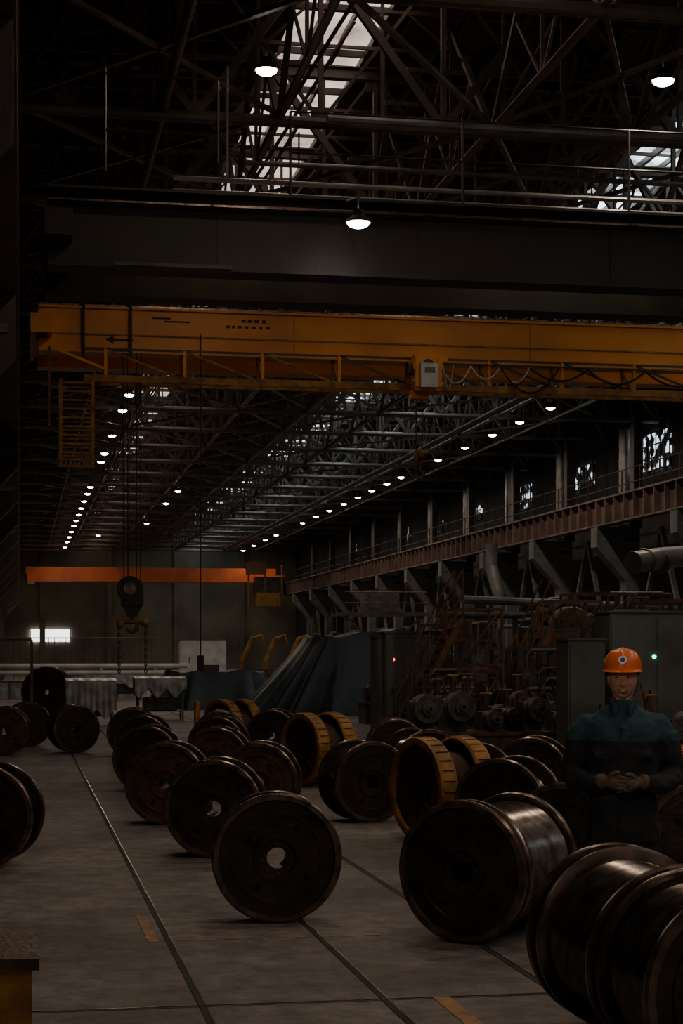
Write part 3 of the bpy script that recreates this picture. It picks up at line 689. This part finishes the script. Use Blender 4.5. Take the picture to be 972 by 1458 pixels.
def rings(b,rs,k,n=28):
    vs=[]
    for (cx,cy,z,rx,ry) in rs:
        for j in range(n):
            a=2*math.pi*j/n; c,s=math.cos(a),math.sin(a)
            vs.append((cx+rx*math.copysign(abs(c)**.85,c),cy+ry*math.copysign(abs(s)**.85,s),z))
    m=len(rs); b.add(vs,[(i*n+j,i*n+(j+1)%n,(i+1)*n+(j+1)%n,(i+1)*n+j) for i in range(m-1) for j in range(n)]+[tuple(range(n-1,-1,-1)),tuple((m-1)*n+j for j in range(n))],k,True)
b=MB()
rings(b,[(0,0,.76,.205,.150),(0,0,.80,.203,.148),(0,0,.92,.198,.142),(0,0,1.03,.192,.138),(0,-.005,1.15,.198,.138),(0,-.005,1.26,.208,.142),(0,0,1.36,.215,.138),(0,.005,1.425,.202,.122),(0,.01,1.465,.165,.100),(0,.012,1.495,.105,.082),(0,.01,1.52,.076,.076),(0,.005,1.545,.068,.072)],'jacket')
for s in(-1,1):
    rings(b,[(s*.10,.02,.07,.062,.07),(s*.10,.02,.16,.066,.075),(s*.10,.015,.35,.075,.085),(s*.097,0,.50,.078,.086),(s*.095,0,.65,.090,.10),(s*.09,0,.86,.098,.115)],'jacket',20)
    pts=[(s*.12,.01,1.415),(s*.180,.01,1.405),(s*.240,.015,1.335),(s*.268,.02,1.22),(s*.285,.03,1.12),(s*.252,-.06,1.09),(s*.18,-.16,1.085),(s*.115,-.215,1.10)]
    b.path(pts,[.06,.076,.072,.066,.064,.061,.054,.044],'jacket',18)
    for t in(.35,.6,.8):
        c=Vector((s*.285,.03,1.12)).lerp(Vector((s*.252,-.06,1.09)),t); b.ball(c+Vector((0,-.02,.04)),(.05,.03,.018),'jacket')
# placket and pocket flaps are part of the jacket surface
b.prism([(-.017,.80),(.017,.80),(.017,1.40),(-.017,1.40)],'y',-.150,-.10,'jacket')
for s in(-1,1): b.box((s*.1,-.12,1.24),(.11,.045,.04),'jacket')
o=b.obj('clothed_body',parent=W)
md=o.modifiers.new('r','REMESH'); md.mode='VOXEL'; md.voxel_size=.009; md.use_smooth_shade=True
sm=o.modifiers.new('s','SMOOTH'); sm.factor=.5; sm.iterations=4
tx=bpy.data.textures.new('cloth_folds','CLOUDS'); tx.noise_scale=.09
dm=o.modifiers.new('d','DISPLACE'); dm.texture=tx; dm.strength=.03; dm.mid_level=.5
b=MB()
b.path([(.070*math.cos(a),.006+.074*math.sin(a),1.542-.035*max(0,-math.sin(a))**2) for a in [math.pi*(-.5+.08)+i*(2*math.pi-.16*math.pi)/20 for i in range(21)]],.013,'jacket',8)
for s in(-1,1):
    b.path([(s*.066,-.035,1.532),(s*.045,-.070,1.512),(s*.038,-.092,1.485),(s*.040,-.104,1.460)],[.012,.019,.017,.004],'jacket',10)
b.obj('jacket_collar',parent=W)
b=MB()
b.path([(0,.02,1.46),(0,.012,1.54),(0,.006,1.60)],[.060,.056,.057],'skin',20)
n=96;m=88;vs=[]; cz=1.665
def g(x,z,x0,z0,sx,sz): return math.exp(-((x-x0)/sx)**2-((z-z0)/sz)**2)
for i in range(m+1):
    ph=math.pi*i/m
    for j in range(n):
        t=2*math.pi*j/n
        dx,dy,dz=math.sin(ph)*math.cos(t),math.sin(ph)*math.sin(t),math.cos(ph)
        x=.079*dx; y=.096*dy; z=.128*dz
        low=max(0,-dz)
        k=1/(max(abs(dx),1e-6)**2.6+max(abs(dz),1e-6)**2.6+max(abs(dy),1e-6)**2.6)**(1/2.6)
        kk=1+(k-1)*.55*low; x*=kk; z*=1+(k-1)*.2*low; y*=1+(k-1)*.35*low
        x*=1-.24*low**1.6
        if dy>0: y*=1-.25*low
        if dy<0:
            f=min(1,-dy*1.3)
            y-= f*( .017*g(x,z,0,-.034,.013,.013)+.010*g(x,z,0,-.012,.010,.022)
                  +.006*(g(x,z,.013,-.038,.006,.007)+g(x,z,-.013,-.038,.006,.007))
                  +.006*g(x,z,0,.026,.05,.010)
                  -.009*(g(x,z,.031,.004,.017,.012)+g(x,z,-.031,.004,.017,.012))
                  +.006*(g(x,z,.043,-.030,.018,.016)+g(x,z,-.043,-.030,.018,.016))
                  +.006*g(x,z,0,-.066,.026,.014)-.004*g(x,z,0,-.088,.024,.007)+.009*g(x,z,0,-.106,.022,.014)
                  -.003*(g(x,z,.034,-.055,.006,.018)+g(x,z,-.034,-.055,.006,.018)))
        vs.append((x,y,cz+z))
b.add(vs,[(i*n+j,(i+1)*n+j,(i+1)*n+(j+1)%n,i*n+(j+1)%n) for i in range(m) for j in range(n)],'skin',True)
for s in(-1,1):
    b.ball((s*.031,-.0745,cz+.004),(.0135,.0115,.0068),'eyew',16,10); b.ball((s*.031,-.0840,cz+.004),(.0052,.0028,.0052),'pupil',10,6)
    b.path([(s*.016,-.0830,cz+.006),(s*.024,-.0865,cz+.0105),(s*.035,-.0865,cz+.0110),(s*.047,-.0770,cz+.005)],[.002,.0032,.0032,.002],'skin',8)
    b.path([(s*.017,-.0830,cz+.000),(s*.027,-.0860,cz-.0035),(s*.037,-.0850,cz-.0030),(s*.046,-.0775,cz+.002)],[.002,.0026,.0026,.002],'skin',8)
    b.path([(s*.012,-.0945,cz+.022),(s*.028,-.0935,cz+.027),(s*.050,-.0790,cz+.021)],[.0022,.0034,.0015],'hair',6)
    b.ball((s*.079,.010,cz-.008),(.009,.018,.030),'skin',14,10); b.path([(s*.086,.022,cz-.02),(s*.089,.024,cz+.005),(s*.088,.012,cz+.020),(s*.084,-.002,cz+.012)],[.003,.0045,.004,.002],'skin',8)
b.path([(-.029,-.0855,cz-.059),(-.015,-.0965,cz-.0635),(-.005,-.1000,cz-.0630),(0,-.0995,cz-.0642),(.005,-.1000,cz-.0630),(.015,-.0965,cz-.0635),(.029,-.0855,cz-.059)],[.001,.0026,.0032,.0028,.0032,.0026,.001],'lip',8)
b.path([(-.027,-.0860,cz-.061),(-.014,-.0955,cz-.0735),(0,-.0985,cz-.0765),(.014,-.0955,cz-.0735),(.027,-.0860,cz-.061)],[.001,.003,.0042,.003,.001],'lip',8)
b.path([(-.023,-.0880,cz-.062),(-.012,-.0950,cz-.0675),(0,-.0975,cz-.0695),(.012,-.0950,cz-.0675),(.023,-.0880,cz-.062)],[.001,.0035,.004,.0035,.001],'teeth',6)
b.path([(.081*math.cos(a),.006+.096*math.sin(a),cz+.030) for a in [-.15+i*(math.pi+.3)/20 for i in range(21)]],.011,'hair',8)
b.path([(.072*math.cos(a),.006+.090*math.sin(a),cz+.005) for a in [.35+i*(math.pi-.7)/20 for i in range(21)]],.016,'hair',8)
b.obj('head',parent=W)
b=MB(); vs=[]; n=64; m=18; hz=1.708
for i in range(m+1):
    ph=math.pi/2*i/m
    for j in range(n):
        t=2*math.pi*j/n; rr=math.sin(ph)**.9; xx=rr*math.cos(t)
        ridge=.005*max(0,1-(abs(xx)/.20)**2)*(1 if ph<1.15 else max(0,1-(ph-1.15)/.3))
        vs.append((.106*xx,.008+.128*rr*math.sin(t)-ridge*.5*(math.sin(t)<0)*rr,hz+(.124)*max(0,math.cos(ph))**.72+ridge*math.cos(ph)))
b.add(vs,[(i*n+j,(i+1)*n+j,(i+1)*n+(j+1)%n,i*n+(j+1)%n) for i in range(m) for j in range(n)],'helmet',True)
vs=[]
for i in range(5):
    for j in range(n):
        t=2*math.pi*j/n; fr=max(0,-math.sin(t))**2.5
        e=(-.002,.005,.007,.005,-.004)[i]+ (0,.026,.030,.028,.0)[i]*fr
        vs.append(((.106+e*.9)*math.cos(t),.008+(.128+e)*math.sin(t),hz+(.006,-.002,-.005,-.008,-.006)[i]-.005*fr*(0,1,1,1,0)[i]))
b.add(vs,[(i*n+j,(i+1)*n+j,(i+1)*n+(j+1)%n,i*n+(j+1)%n) for i in range(4) for j in range(n)],'helmet',True)
mt=Matrix.Translation((0,-.1165,hz+.058))@Matrix.Rotation(math.radians(-22),4,'X')
b.lathe([(.0005,-.004),(.024,-.004),(.025,.014)],'badge',24,mt); b.lathe([(.0005,-.0055),(.013,-.0055),(.014,.0)],'blue',16,mt)
for s in(-1,1): b.path([(s*.092,-.01,hz),(s*.086,-.012,cz-.03),(s*.071,-.030,cz-.080),(s*.035,-.058,cz-.122),(0,-.068,cz-.130)],.003,'black',6)
b.obj('hard_hat',parent=W)
def hand(s):
    b=MB(); wr=Vector((s*.100,-.228,1.103)); pc=Vector((s*.045,-.262,1.10-(.008 if s>0 else 0)))
    b.path([wr+Vector((s*.02,.012,0)),wr,wr.lerp(pc,.5),pc,pc+Vector((-s*.024,-.008,-.004))],[.030,.029,.034,.038,.032],'glove',16)
    for i in range(4):
        z=pc.z+.031-i*.0205; L=(.9,1.0,.95,.78)[i]; f=-.016 if s<0 else -.004
        p=Vector((s*.016,-.272+f,z))
        b.path([Vector((s*.045,-.268,z)),p,p+Vector((-s*.026*L,-.006,-.004)),p+Vector((-s*.046*L,.004,-.010)),p+Vector((-s*.056*L,.020,-.014))],[.011,.0112,.0105,.0098,.008],'glove',12)
    b.path([pc+Vector((s*.028,-.004,.026)),pc+Vector((s*.010,-.018,.046)),pc+Vector((-s*.010,-.028,.056)),pc+Vector((-s*.030,-.030,.055))],[.014,.0135,.012,.009],'glove',12)
    b.path([wr+Vector((s*.030,.018,0)),wr+Vector((s*.008,.005,0)),wr+Vector((-s*.002,-.001,0))],[.040,.043,.040],'glove',18)
    o=b.obj('gloved_hand_left' if s>0 else 'gloved_hand_right',parent=W)
    md=o.modifiers.new('r','REMESH'); md.mode='VOXEL'; md.voxel_size=.0028; md.use_smooth_shade=True
    sm=o.modifiers.new('s','SMOOTH'); sm.iterations=3
hand(-1); hand(1)
b=MB()
for s in(-1,1):
    b.path([(s*.10,.05,.055),(s*.10,.0,.06),(s*.105,-.07,.052),(s*.11,-.14,.042),(s*.11,-.175,.036)],[.046,.052,.048,.040,.028],'boot',16)
    b.path([(s*.10,.02,.05),(s*.10,.02,.2)],[.055,.06],'boot',16); b.box((s*.105,-.05,.012),(.09,.27,.024),'boot')
b.obj('safety_boots',parent=W)

# ------------------------------------------------------------ world + camera
w=bpy.data.worlds.new('World'); bpy.context.scene.world=w; w.use_nodes=True
w.node_tree.nodes['Background'].inputs[0].default_value=(1.0,.83,.70,1); w.node_tree.nodes['Background'].inputs[1].default_value=.13
cam=bpy.data.cameras.new('camera'); co=bpy.data.objects.new('camera',cam); bpy.context.collection.objects.link(co)
co.location=(0,0,1.8); co.rotation_euler=(math.radians(90),0,-math.radians(10.38)); cam.lens=2500/1458*36; cam.sensor_width=36; cam.shift_y=202/1458
cam.clip_end=400; bpy.context.scene.camera=co
